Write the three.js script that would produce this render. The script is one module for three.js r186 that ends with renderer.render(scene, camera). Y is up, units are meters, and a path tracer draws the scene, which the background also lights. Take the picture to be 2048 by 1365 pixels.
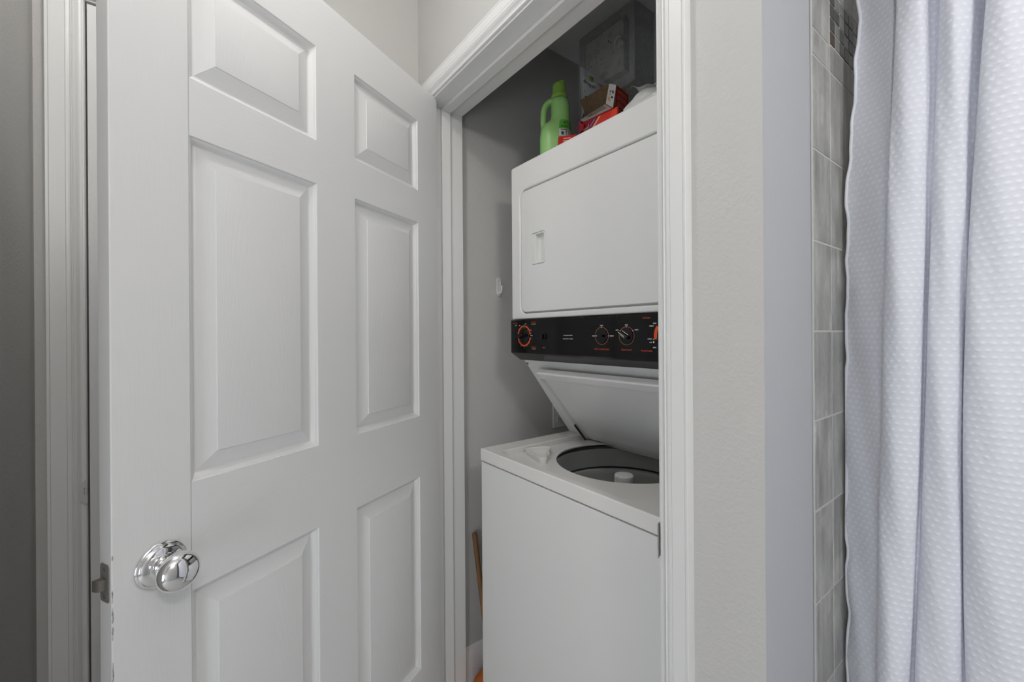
import * as THREE from 'three';
import { RoundedBoxGeometry } from 'three/addons/geometries/RoundedBoxGeometry.js';
import { mergeGeometries, mergeVertices, toCreasedNormals } from 'three/addons/utils/BufferGeometryUtils.js';
import { RectAreaLightUniformsLib } from 'three/addons/lights/RectAreaLightUniformsLib.js';

// ---------------------------------------------------------------- camera, light, exposure
const scene = new THREE.Scene();
const renderer = new THREE.WebGLRenderer({ antialias: true });
renderer.toneMapping = THREE.LinearToneMapping;
renderer.toneMappingExposure = 1.0;
renderer.shadowMap.enabled = true;
RectAreaLightUniformsLib.init();
scene.background = new THREE.Color(0.55, 0.65, 0.8);

const W = 2048, H = 1365, F = 850;
const camera = new THREE.PerspectiveCamera(THREE.MathUtils.radToDeg(2 * Math.atan(H / 2 / F)), W / H, 0.02, 30);
camera.position.set(1.307, 1.26, 0.636);
camera.rotation.order = 'YXZ';
camera.rotation.set(0, THREE.MathUtils.degToRad(53.0), -0.007);
camera.setViewOffset(W, H, 0, 13.5, W, H);
scene.add(camera);

const LIGHT = {
  ceiling: { p: [0.61, 2.37, 0.61], cd: 0.50, c: [1.0, 0.98, 0.945] },
  vanity: { p: [[2.1, 2.09, 0.56], [2.1, 2.09, 0.71]], cd: 0.73, c: [1.0, 0.985, 0.965] },
  window: { nits: 4.7, c: [0.88, 0.94, 1.0] },
};

// ---------------------------------------------------------------- helpers
let seed = 7;
const rnd = () => { seed = (seed * 1664525 + 1013904223) % 4294967296; return seed / 4294967296; };
const used = {};
function numbered(n) { const k = used[n] = (used[n] ?? -1) + 1; return k ? `${n}_${String(k).padStart(3, '0')}` : n; }
function mesh(name, geo, mat, parent, top = false) {
  const m = new THREE.Mesh(geo, mat); m.name = name; m.castShadow = m.receiveShadow = true; parent.add(m); return m;
}
function struct(name, geo, mat, parent = scene) {
  const m = mesh(name, geo, mat, parent); if (parent === scene) m.userData = { kind: 'structure' }; return m;
}
function structGroup(name, p = [0, 0, 0]) { const g = new THREE.Group(); g.name = name; g.position.set(...p); g.userData = { kind: 'structure' }; scene.add(g); return g; }
function thing(name, label, category, p = [0, 0, 0], turn = 0, group) {
  const g = new THREE.Group(); g.name = numbered(name); g.position.set(...p); g.rotation.y = turn; g.userData = { label, category };
  if (group) g.userData.group = group; scene.add(g); return g;
}
// uv in metres from the dominant axis of each face
function muv(g, turn = false) {
  g = g.index ? g.toNonIndexed() : g;
  const p = g.attributes.position, uv = new Float32Array(p.count * 2), a = new THREE.Vector3(), b = new THREE.Vector3(), c = new THREE.Vector3();
  for (let i = 0; i < p.count; i += 3) {
    a.fromBufferAttribute(p, i); b.fromBufferAttribute(p, i + 1); c.fromBufferAttribute(p, i + 2);
    const n = b.clone().sub(a).cross(c.clone().sub(a)), x = Math.abs(n.x), y = Math.abs(n.y), z = Math.abs(n.z);
    [a, b, c].forEach((v, k) => {
      const [s, t] = z >= x && z >= y ? [v.x, v.y] : x >= y ? [v.z, v.y] : [v.x, v.z];
      uv[(i + k) * 2] = turn ? t : s; uv[(i + k) * 2 + 1] = turn ? s : t;
    });
  }
  g.setAttribute('uv', new THREE.BufferAttribute(uv, 2)); return g;
}
function bx(x0, x1, y0, y1, z0, z1, r = 0, seg = 2) {
  const w = x1 - x0, h = y1 - y0, d = z1 - z0;
  const g = r ? new RoundedBoxGeometry(w, h, d, seg, r) : new THREE.BoxGeometry(w, h, d);
  g.translate((x0 + x1) / 2, (y0 + y1) / 2, (z0 + z1) / 2); return muv(g);
}
function merge(list) {
  return mergeGeometries(list.map(g => { g = g.index ? g.toNonIndexed() : g; for (const k of Object.keys(g.attributes)) if (!['position', 'normal', 'uv'].includes(k)) g.deleteAttribute(k); return g; }));
}
function rr(s, x0, x1, y0, y1, r) { // rounded rectangle on a Shape or Path
  s.moveTo(x0 + r, y0); s.lineTo(x1 - r, y0); s.absarc(x1 - r, y0 + r, r, -Math.PI / 2, 0); s.lineTo(x1, y1 - r); s.absarc(x1 - r, y1 - r, r, 0, Math.PI / 2);
  s.lineTo(x0 + r, y1); s.absarc(x0 + r, y1 - r, r, Math.PI / 2, Math.PI); s.lineTo(x0, y0 + r); s.absarc(x0 + r, y0 + r, r, Math.PI, Math.PI * 1.5); return s;
}
function ext(shape, depth, bevel = 0, seg = 2, curve = 12, bt = bevel) {
  return new THREE.ExtrudeGeometry(shape, { depth: depth - 2 * bt, bevelEnabled: bevel > 0, bevelSize: bevel, bevelThickness: bt, bevelOffset: -bevel, bevelSegments: seg, curveSegments: curve }).translate(0, 0, bt);
}
function mirrorZ(g) { // mirrored copy with its faces turned right side out again
  g = g.index ? g.toNonIndexed() : g; const p = g.attributes;
  for (const k of ['position', 'normal']) for (let i = 0; i < p[k].count; i++) p[k].setZ(i, -p[k].getZ(i));
  for (const k of Object.keys(p)) { const a = p[k], n = a.itemSize; for (let i = 0; i < a.count; i += 3) for (let c = 0; c < n; c++) { const t = a.array[(i + 1) * n + c]; a.array[(i + 1) * n + c] = a.array[(i + 2) * n + c]; a.array[(i + 2) * n + c] = t; } }
  return g;
}
const V = (...a) => new THREE.Vector3(...a);
// a moulding: profile [(w, n)] swept along t from A(w) to B(w)
function moulding(profile, A, B, o, t, wv, nv, smooth = 0.6) {
  const pos = [], uv = []; let s = 0;
  const at = (k, end) => { const [w, n] = profile[k]; return o.clone().addScaledVector(t, (end ? B : A)(w)).addScaledVector(wv, w).addScaledVector(nv, n); };
  const flip = t.clone().cross(wv).dot(nv) < 0;
  const tri = (a, b, c, ua, ub, uc) => { if (flip) { [b, c] = [c, b]; [ub, uc] = [uc, ub]; } pos.push(...a.toArray(), ...b.toArray(), ...c.toArray()); uv.push(...ua, ...ub, ...uc); };
  for (let k = 0; k < profile.length; k++) {
    const j = (k + 1) % profile.length, a0 = at(k, 0), a1 = at(k, 1), b0 = at(j, 0), b1 = at(j, 1);
    const L = a0.distanceTo(a1), d = Math.hypot(profile[j][0] - profile[k][0], profile[j][1] - profile[k][1]);
    tri(a0, a1, b1, [s, 0], [s, L], [s + d, L]); tri(a0, b1, b0, [s, 0], [s + d, L], [s + d, 0]); s += d;
  }
  const cap = THREE.ShapeUtils.triangulateShape(profile.map(p => new THREE.Vector2(...p)), []);
  for (const end of [0, 1]) for (const f of cap) { const q = f.map(k => at(k, end)); tri(q[0], end ? q[1] : q[2], end ? q[2] : q[1], [0, 0], [0, .01], [.01, 0]); }
  let g = new THREE.BufferGeometry(); g.setAttribute('position', new THREE.Float32BufferAttribute(pos, 3)); g.setAttribute('uv', new THREE.Float32BufferAttribute(uv, 2));
  g.computeVertexNormals(); return toCreasedNormals(g, smooth);
}
// a thin plate through four points (a b c d going round), front towards the side where they run anticlockwise
function plate(a, b, c, d, th = 0.0008) {
  const A = [a, b, c, d].map(v => V(...v)), n = A[1].clone().sub(A[0]).cross(A[3].clone().sub(A[0])).normalize().multiplyScalar(-th), B = A.map(v => v.clone().add(n));
  const pos = [], uv = [], q = (p, r, s, t) => { for (const [v, u] of [[p, [0, 0]], [r, [1, 0]], [s, [1, 1]], [p, [0, 0]], [s, [1, 1]], [t, [0, 1]]]) { pos.push(...v.toArray()); uv.push(...u); } };
  q(A[0], A[1], A[2], A[3]); q(B[1], B[0], B[3], B[2]);
  for (let i = 0; i < 4; i++) { const j = (i + 1) % 4; q(A[j], A[i], B[i], B[j]); }
  const g = new THREE.BufferGeometry(); g.setAttribute('position', new THREE.Float32BufferAttribute(pos, 3)); g.setAttribute('uv', new THREE.Float32BufferAttribute(uv, 2)); g.computeVertexNormals(); return g;
}
function tube(points, r, seg = 40, rad = 10, closed = false) { return new THREE.TubeGeometry(new THREE.CatmullRomCurve3(points.map(p => p.isVector3 ? p : V(...p)), closed, 'centripetal'), seg, r, rad, closed); }
function lathe(pts, seg = 48) { return new THREE.LatheGeometry(pts.map(p => new THREE.Vector2(...p)), seg); }

// ---------------------------------------------------------------- procedural textures
const hash = (x, y, s) => { let h = (x * 374761393 + y * 668265263 + s * 974634777) | 0; h = Math.imul(h ^ (h >>> 13), 1274126177); return ((h ^ (h >>> 16)) >>> 0) / 4294967295; };
function vnoise(x, y, px, py, s = 0) { // value noise that repeats every px, py cells
  const xi = Math.floor(x), yi = Math.floor(y), fx = x - xi, fy = y - yi, u = fx * fx * (3 - 2 * fx), v = fy * fy * (3 - 2 * fy), m = (a, n) => ((a % n) + n) % n;
  const a = hash(m(xi, px), m(yi, py), s), b = hash(m(xi + 1, px), m(yi, py), s), c = hash(m(xi, px), m(yi + 1, py), s), d = hash(m(xi + 1, px), m(yi + 1, py), s);
  return a + (b - a) * u + (c - a) * v + (a - b - c + d) * u * v;
}
function dataTex(n, m, f, { size = [1, 1], srgb = false } = {}) {
  const d = new Uint8Array(n * m * 4);
  for (let j = 0; j < m; j++) for (let i = 0; i < n; i++) { const c = f(i / n, j / m), k = (j * n + i) * 4; const [r, g, b] = Array.isArray(c) ? c : [c, c, c]; d[k] = 255 * Math.min(1, Math.max(0, r)); d[k + 1] = 255 * Math.min(1, Math.max(0, g)); d[k + 2] = 255 * Math.min(1, Math.max(0, b)); d[k + 3] = 255; }
  const t = new THREE.DataTexture(d, n, m); t.wrapS = t.wrapT = THREE.RepeatWrapping; t.magFilter = THREE.LinearFilter; t.minFilter = THREE.LinearMipmapLinearFilter; t.generateMipmaps = true;
  t.repeat.set(1 / size[0], 1 / size[1]); if (srgb) t.colorSpace = THREE.SRGBColorSpace; t.needsUpdate = true; return t;
}
function canvasTex(w, h, draw) {
  const c = document.createElement('canvas'); c.width = w; c.height = h; draw(c.getContext('2d'), w, h);
  const t = new THREE.CanvasTexture(c); t.colorSpace = THREE.SRGBColorSpace; t.anisotropy = 8; return t;
}
const texPeel = dataTex(512, 512, (u, v) => 0.45 * vnoise(u * 60, v * 60, 60, 60, 1) + 0.35 * vnoise(u * 110, v * 110, 110, 110, 2) + 0.2 * vnoise(u * 24, v * 24, 24, 24, 3), { size: [0.3, 0.3] });
const texBrush = dataTex(512, 512, (u, v) => 0.6 * vnoise(u * 170, v * 5, 170, 5, 4) + 0.4 * vnoise(u * 60, v * 3, 60, 3, 5), { size: [0.12, 0.4] });
const texGrain = dataTex(1024, 1024, (u, v) => {
  const w = 0.25 * (vnoise(u * 6, v * 6, 6, 6, 9) - .5), n = vnoise((u + w * .05) * 210, v * 14, 210, 14, 6);
  const l = 0.5 + 0.5 * Math.sin((u + 0.012 * vnoise(u * 9, v * 5, 9, 5, 8)) * Math.PI * 2 * 150);
  return 0.55 * n + 0.45 * l * (0.35 + 0.65 * vnoise(u * 20, v * 9, 20, 9, 7));
}, { size: [0.3, 0.5] });
const texFlame = dataTex(512, 1024, (u, v) => { // cathedral grain pressed into the panels
  const x = u - 0.5 + 0.06 * (vnoise(u * 4, v * 3, 4, 3, 12) - .5), ph = v * 26 + 300 * x * x + 5 * vnoise(u * 5, v * 4, 5, 4, 11);
  const ring = Math.pow(0.5 + 0.5 * Math.sin(ph * 2.1), 5), fade = Math.exp(-Math.pow(x / 0.33, 4));
  return 0.75 - 0.55 * ring * fade * (0.4 + 0.6 * vnoise(u * 12, v * 14, 12, 14, 13)) - 0.35 * vnoise(u * 130, v * 12, 130, 12, 6);
}, { size: [0.30, 0.62] });
const texWaffle = dataTex(256, 256, (u, v) => { // raised pips in staggered rows over a fine weave
  let h = 0.05 * (0.5 + 0.5 * Math.sin(v * Math.PI * 2 * 12)) + 0.04 * (0.5 + 0.5 * Math.sin(u * Math.PI * 2 * 10));
  for (let r = -1; r < 4; r++) for (let c = -1; c < 4; c++) {
    const cx = (c + (r & 1 ? 0.5 : 0)) / 2, cy = r / 2 + .25, dx = (u - cx) * 2, dy = (v - cy) * 2;
    h += 0.85 * Math.exp(-(dx * dx / 0.10 + dy * dy / 0.06));
  }
  return h;
}, { size: [0.0212, 0.0195] });
const texPips = dataTex(256, 256, (u, v) => { // the pips are woven of loose bright floats, the ground is plain and greyer
  let h = 0;
  for (let r = -1; r < 4; r++) for (let c = -1; c < 4; c++) { const dx = (u - (c + (r & 1 ? 0.5 : 0)) / 2) * 2, dy = (v - r / 2 - .25) * 2; h += Math.exp(-(dx * dx / 0.07 + dy * dy / 0.04)); }
  const g = .905 + .055 * Math.min(1, h) + .012 * (vnoise(u * 40, v * 40, 40, 40, 33) - .5); return [g, g * 1.004, g * 1.040];
}, { size: [0.0212, 0.0195], srgb: true });
const texLinen = dataTex(128, 128, (u, v) => 0.5 * vnoise(u * 64, v * 64, 64, 64, 31) + 0.5 * vnoise(u * 16, v * 16, 16, 16, 32), { size: [.05, .05] });
const stone = (s) => dataTex(256, 256, (u, v) => {
  const n = vnoise(u * 22, v * 3, 22, 3, s), m = vnoise(u * 5, v * 4, 5, 4, s + 1), k = vnoise(u * 70, v * 30, 70, 30, s + 2), q = vnoise(u * 9, v * 7, 9, 7, s + 3);
  let g = 0.665 + 0.15 * (n - .5) + 0.13 * (m - .5) + 0.06 * (k - .5) + (q > .74 ? (q - .74) * .35 : 0);
  return [g, g * 0.995, g * 0.975];
}, { size: [0.24, 0.24], srgb: true });
const texDust = dataTex(512, 512, (u, v) => {
  const n = vnoise(u * 8, v * 8, 8, 8, 41), m = vnoise(u * 40, v * 40, 40, 40, 42), k = vnoise(u * 90, v * 90, 90, 90, 43);
  let g = 0.72 + .05 * (n - .5) + .06 * (m - .5); if (k > .93) g -= (k - .93) * 1.2; return [g, g, g * .985];
}, { size: [0.3, 0.3], srgb: true });
const texKraft = dataTex(128, 128, (u, v) => { const g = 0.40 + 0.05 * vnoise(u * 60, v * 4, 60, 4, 51) + .05 * vnoise(u * 12, v * 12, 12, 12, 52); return [g, g * .80, g * .60]; }, { size: [1, 1], srgb: true });
const texStick = dataTex(64, 256, (u, v) => { const g = 0.66 + 0.13 * (vnoise(u * 30, v * 4, 30, 4, 53) - .5) + .1 * (vnoise(u * 6, v * 9, 6, 9, 54) - .5); return [g, g * .72, g * .46]; }, { srgb: true });

// ---------------------------------------------------------------- materials
const std = (o) => new THREE.MeshStandardMaterial(o), phys = (o) => new THREE.MeshPhysicalMaterial(o);
const C = (r, g, b) => new THREE.Color().setRGB(r, g, b);
const M = {
  wall: std({ color: C(.565, .555, .54), roughness: .72, bumpMap: texPeel, bumpScale: .00045 }),
  wallCool: std({ color: C(.515, .53, .55), roughness: .6, bumpMap: texBrush, bumpScale: .00018 }),
  ceiling: std({ color: C(.82, .82, .81), roughness: .9, bumpMap: texPeel, bumpScale: .0004 }),
  closetCeiling: std({ color: C(.55, .54, .52), roughness: .9 }),
  floor: std({ color: C(.54, .53, .515), roughness: .45 }),
  trim: phys({ color: C(.80, .798, .79), roughness: .34, bumpMap: texBrush, bumpScale: .00006 }),
  doorStile: phys({ color: C(.775, .777, .778), roughness: .42, bumpMap: texGrain, bumpScale: .00009 }),
  doorRail: phys({ color: C(.775, .777, .778), roughness: .42, bumpMap: texGrain, bumpScale: .00017 }),
  doorPanel: phys({ color: C(.775, .777, .778), roughness: .42, bumpMap: texFlame, bumpScale: .00019 }),
  enamel: phys({ color: C(.78, .778, .77), roughness: .3, clearcoat: .4, clearcoatRoughness: .12 }),
  enamelDeck: phys({ color: C(.80, .785, .765), roughness: .3, clearcoat: .4, clearcoatRoughness: .15 }),
  plasticWhite: std({ color: C(.78, .78, .76), roughness: .38 }),
  liner: std({ color: C(.55, .55, .54), roughness: .4 }),
  black: phys({ color: C(.004, .004, .004), roughness: .14, specularIntensity: .7 }),
  blackMatt: std({ color: C(.02, .02, .02), roughness: .6 }),
  tub: phys({ color: C(.42, .42, .42), roughness: .35 }),
  dark: std({ color: C(.03, .03, .03), roughness: .8 }),
  chrome: std({ color: C(.86, .86, .87), roughness: .035, metalness: 1 }),
  steel: std({ color: C(.30, .29, .28), roughness: .5, metalness: .55 }),
  paintedMetal: std({ color: C(.62, .61, .59), roughness: .4 }),
  oldSteel: std({ color: C(.17, .155, .135), roughness: .5, metalness: .5 }),
  grout: std({ color: C(.66, .66, .63), roughness: .9 }),
  curtain: phys({ color: C(.99, .995, 1), map: texPips, roughness: .92, bumpMap: texWaffle, bumpScale: .00075, sheen: .15, sheenRoughness: .7, side: THREE.DoubleSide }),
  hem: std({ color: C(.82, .83, .88), roughness: .9 }),
  duct: std({ color: C(1, 1, 1), map: texDust, roughness: .7 }),
  green: phys({ color: C(.27, .52, .17), roughness: .36, transmission: 0 }),
  greenCap: std({ color: C(.25, .46, .08), roughness: .45 }),
  red: std({ color: C(.60, .03, .02), roughness: .45 }),
  pink: std({ color: C(.50, .03, .08), roughness: .45 }),
  kraft: std({ map: texKraft, roughness: .85 }),
  card: std({ color: C(.72, .71, .67), roughness: .6 }),
  film: phys({ color: C(.80, .80, .79), roughness: .4 }),
  wood: std({ color: C(.62, .62, .62), map: texStick, roughness: .6 }),
  rubber: std({ color: C(.55, .13, .02), roughness: .5 }),
  mosaicDark: phys({ color: C(.055, .057, .057), roughness: .2 }),
  mosaicMid: phys({ color: C(.24, .245, .245), roughness: .25 }),
  mosaicBrown: phys({ color: C(.07, .04, .03), roughness: .25 }),
};
M.tiles = [61, 71, 81].map(s => phys({ color: C(1, 1, 1), map: stone(s), roughness: .38 }));

// ---------------------------------------------------------------- room shell
const CEIL = 2.467;
struct('floor', bx(-.3, 2.7, -.1, 0, -1.2, 2.03), M.floor);
struct('ceiling', bx(-.3, 2.7, CEIL, CEIL + .08, -1.2, 2.03), M.ceiling);
struct('wall_front', merge([bx(-.2, -.018, 0, CEIL, -.125, 0), bx(-.018, .896, 2.052, CEIL, -.125, 0), bx(.896, 1.0455, 0, CEIL, -.125, 0)]), M.wall);
struct('wall_left', merge([bx(-.2, -.0704, 0, CEIL, .845, .912), bx(-.2, -.0704, 2.055, CEIL, .084, .845), bx(-.2, -.0704, 0, CEIL, 0, .084)]), M.wall);
struct('wall_closet_left', bx(-.2, -.03, 0, CEIL, -.757, -.125), M.wall);
struct('wall_closet_back', bx(-.2, 1.0455, 0, CEIL, -.88, -.757), M.wall);
const partition = structGroup('wall_partition');
struct('wall_face', bx(.93, 1.0455, 0, CEIL, -1.06, -.125), M.wallCool, partition);
struct('corner_skin', bx(1.0450, 1.0458, 0, CEIL, -.126, -.0006), M.wallCool, partition);
struct('wall_alcove_back', bx(.93, 2.69, 0, CEIL, -1.2, -1.06), M.wall);
struct('wall_rear_left', merge([bx(-.2, .62, 0, CEIL, .912, 1.03), bx(.5, .62, 0, CEIL, 1.03, 1.9)]), M.wall);
const WX_0 = 1.32, WX_1 = 2.10, WY0 = .22, WY1 = 1.12;
struct('wall_rear', merge([bx(.5, WX_0, 0, CEIL, 1.9, 2.03), bx(WX_1, 2.69, 0, CEIL, 1.9, 2.03), bx(WX_0, WX_1, 0, WY0, 1.9, 2.03), bx(WX_0, WX_1, WY1, CEIL, 1.9, 2.03)]), M.wall);
struct('wall_right', merge([bx(2.215, 2.69, 0, CEIL, -.1, 1.9), bx(2.57, 2.69, 0, CEIL, -1.06, -.1)]), M.wall);

// window in the rear wall, frosted by daylight
const win = structGroup('window_1');
struct('window_frame', merge([bx(WX_0, WX_0 + .05, WY0, WY1, 1.89, 1.98), bx(WX_1 - .05, WX_1, WY0, WY1, 1.89, 1.98), bx(WX_0, WX_1, WY0, WY0 + .05, 1.89, 1.98), bx(WX_0, WX_1, WY1 - .05, WY1, 1.89, 1.98), bx(WX_0, WX_1, (WY0 + WY1) / 2 - .02, (WY0 + WY1) / 2 + .02, 1.91, 1.97)]), M.trim, win);
{
  const glow = std({ color: C(.3, .3, .3), emissive: C(...LIGHT.window.c), emissiveIntensity: 1.0, roughness: .4 });
  struct('window_pane', bx(WX_0 + .05, WX_1 - .05, WY0 + .05, WY1 - .05, 1.955, 1.962), glow, win);
const l = new THREE.RectAreaLight(new THREE.Color(...LIGHT.window.c), LIGHT.window.nits, WX_1 - WX_0 - .1, WY1 - WY0 - .1);
  l.position.set((WX_0 + WX_1) / 2, (WY0 + WY1) / 2, 1.886); l.lookAt((WX_0 + WX_1) / 2, (WY0 + WY1) / 2, 0); l.name = 'window_daylight'; scene.add(l);
}

// casing mouldings
const casingProfile = [[0, 0], [0, .0066], [.0010, .0078], [.0030, .0080], [.0044, .0070], [.0065, .0072], [.0090, .0090], [.0110, .0118], [.0122, .0136], [.0145, .0146], [.0165, .0140], [.0172, .0126], [.0180, .0140], [.0190, .0146], [.0196, .0132], [.0202, .0147], [.0264, .0152], [.0270, .0138], [.0276, .0153], [.0380, .0160], [.0500, .0168], [.0506, .0153], [.0512, .0170], [.0550, .0176], [.056, .0166], [.056, 0]];
const trim1 = structGroup('trim_1');
const CY = 2.034 + .006, CX0 = -.004, CX1 = .884;
struct('casing_leg', moulding(casingProfile, w => 0, w => CY + w, V(CX1, 0, 0), V(0, 1, 0), V(1, 0, 0), V(0, 0, 1)), M.trim, trim1);
struct('casing_leg_001', moulding(casingProfile, w => 0, w => CY + w, V(CX0, 0, 0), V(0, 1, 0), V(-1, 0, 0), V(0, 0, 1)), M.trim, trim1);
struct('casing_head', moulding(casingProfile, w => CX0 - w, w => CX1 + w, V(0, CY, 0), V(1, 0, 0), V(0, 1, 0), V(0, 0, 1)), M.trim, trim1);
// jamb lining of the closet opening
const trim2 = structGroup('trim_2');
struct('jamb', bx(-.018, 0, 0, 2.052, -.134, .0), M.trim, trim2);
struct('jamb_001', bx(.878, .896, 0, 2.052, -.134, .0), M.trim, trim2);
struct('jamb_head', bx(0, .878, 2.034, 2.052, -.134, .0), M.trim, trim2);
struct('door_stop', bx(0, .011, 0, 2.034, -.0815, -.0485, .0015), M.trim, trim2);
struct('door_stop_001', bx(.867, .878, 0, 2.034, -.0815, -.0485, .0015), M.trim, trim2);
struct('door_stop_head', bx(.011, .867, 2.023, 2.034, -.0815, -.0485, .0015), M.trim, trim2);
{
  const s = new THREE.Shape(); rr(s, -.022, .022, -.0285, .0285, .006);
  const g = ext(s, .0016, .0004).rotateY(-Math.PI / 2).translate(.878, .9085, -.018);
  const lip = moulding([[0, 0], [.0015, 0], [.0028, .006], [.0058, .0098], [.0050, .0108], [.0016, .0072], [0, .002]], () => -.0275, () => .0275, V(.8775, .9085, 0), V(0, 1, 0), V(1, 0, 0), V(0, 0, 1));
  struct('strike_plate', merge([g, lip]), M.steel, trim2);
}
// door way in the left wall, behind the open closet door
const casing2 = casingProfile.map(([w, n]) => [w * 1.10, n]);
const trim3 = structGroup('trim_3');
struct('casing_leg', moulding(casing2, () => 0, w => 2.046 + w, V(-.0704, 0, .8305), V(0, 1, 0), V(0, 0, 1), V(1, 0, 0)), M.trim, trim3);
struct('casing_head', moulding(casing2, w => .09, w => .8305 + w, V(-.0704, 2.046, 0), V(0, 0, 1), V(0, 1, 0), V(1, 0, 0)), M.trim, trim3);
struct('jamb', bx(-.19, -.0704, 0, 2.055, .830, .845), M.trim, trim3);
struct('jamb_001', bx(-.19, -.0704, 0, 2.055, .084, .098), M.trim, trim3);
struct('jamb_head', bx(-.19, -.0704, 2.041, 2.055, .098, .830), M.trim, trim3);
{
  const s = new THREE.Shape(); s.moveTo(0, -.027); s.lineTo(.004, -.027); s.bezierCurveTo(.017, -.020, .017, .020, .004, .027); s.lineTo(0, .027);
  const h = new THREE.Path(); h.moveTo(.0015, -.006); h.lineTo(.0055, -.006); h.lineTo(.0055, .010); h.lineTo(.0015, .010); h.lineTo(.0015, -.006); s.holes.push(h);
  struct('strike_plate', mirrorZ(ext(s, .0016, .0004).rotateY(Math.PI / 2)).translate(-.0596, .905, .8290), M.paintedMetal, trim3);
}
const door2 = structGroup('door_2');
struct('stop', merge([bx(-.13, -.109, 0, 2.041, .812, .830), bx(-.13, -.109, 2.02, 2.041, .098, .83), bx(-.13, -.109, 0, 2.041, .098, .116)]), M.trim, trim3);
struct('door_slab', bx(-.108, -.0725, .008, 2.036, .102, .8268, .001), M.doorStile, door2);
// baseboard in the closet, and a bead of old caulk up the corner beside the casing
struct('baseboard_left', moulding([[0, 0], [0, .012], [.085, .012], [.108, .009], [.118, .0055], [.125, .003], [.125, 0]], () => -.757, () => -.134, V(-.03, 0, 0), V(0, 0, 1), V(0, 1, 0), V(1, 0, 0)), M.trim);
struct('baseboard_right', moulding([[0, 0], [0, .012], [.085, .012], [.125, .003], [.125, 0]], () => 0, () => .1, V(.941, 0, 0), V(1, 0, 0), V(0, 1, 0), V(0, 0, 1)), M.trim);

// tiled end wall of the shower alcove
{
  const x0 = 1.0455;
  struct('grout_bed', bx(x0, x0 + .0020, .2, 2.3, -1.055, -.1805), M.grout, partition);
  const tile = (z0, z1, y0, y1, k) => {
    const g = new RoundedBoxGeometry(.0050, y1 - y0, z1 - z0, 2, .0010); muvInto(g, k); g.translate(x0 + .0004, (y0 + y1) / 2, (z0 + z1) / 2);
    struct(numberedIn('tile'), g, M.tiles[k % 3], partition);
  };
  const cnt = {};
  function numberedIn(n) { const k = cnt[n] = (cnt[n] ?? -1) + 1; return k ? `${n}_${String(k).padStart(3, '0')}` : n; }
  function muvInto(g, k) { const p = g.attributes.position, uv = g.attributes.uv; for (let i = 0; i < p.count; i++) uv.setXY(i, p.getZ(i) + k * .077, p.getY(i) + k * .131); }
  const rows = [.358, .509, .660, .811, .964, 1.1133, 1.2614, 1.4118, 1.5637, 1.7188, 1.7633, 1.9155, 2.067, 2.22];
  const cols = [-.1800, -.2645, -.5705, -.8765, -1.055]; const j = .0032; let k = 0;
  for (let c = 0; c < 4; c++) for (let r = 0; r < rows.length - 1; r++) {
    let y0 = rows[r] + j / 2, y1 = rows[r + 1] - j / 2;
    if (c > 0) { if (r === 10) { y0 = 1.8695; } if (r === 9) y1 = 1.7665; }
    tile(cols[c + 1] + j / 2, cols[c] - j / 2, y0, y1, k++);
  }
  // mosaic band
  const pick = ['dmdmdmmdd', 'mddmmddmd', 'dmmddmdmd', 'ddmdmdmmd'];
  const pat = [ // rows from the bottom, as the photograph shows them
    'bmddmdmdmddmmdmdmmddmdmmdmdmdmd', 'dmdmdmmdmmdmdmmdmdmddmmdmdmdmmd', 'ddmddmddmdmmdmdmmdmdmmdmdmddmdm', 'dmmddmdmdmmddmdmmdmmdmddmdmmdmd'];
  const s = .02545, h = .0245;
  const g0 = new RoundedBoxGeometry(.0055, h - .0022, s - .0022, 2, .001);
  for (let r = 0; r < 4; r++) for (let c = 0; c < 31; c++) {
    const z = -.2665 - (c + .5) * s, y = 1.7690 + (r + .5) * h;
    const m = struct(numberedIn('mosaic_tile'), g0, { b: M.mosaicBrown, d: M.mosaicDark, m: M.mosaicMid }[pat[r][c]], partition);
    m.position.set(x0 + .0003, y, z);
  }
  // painted caulk line where the tile meets the wall
  struct('caulk_line', tube([[x0 + .001, .2, -.1785], [x0 + .0016, .8, -.1775], [x0 + .001, 1.2, -.179], [x0 + .0014, 1.7, -.1782], [x0 + .001, 2.3, -.1785]], .0011, 60, 6), std({ color: C(.50, .51, .51), roughness: .7 }), partition);
}

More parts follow.
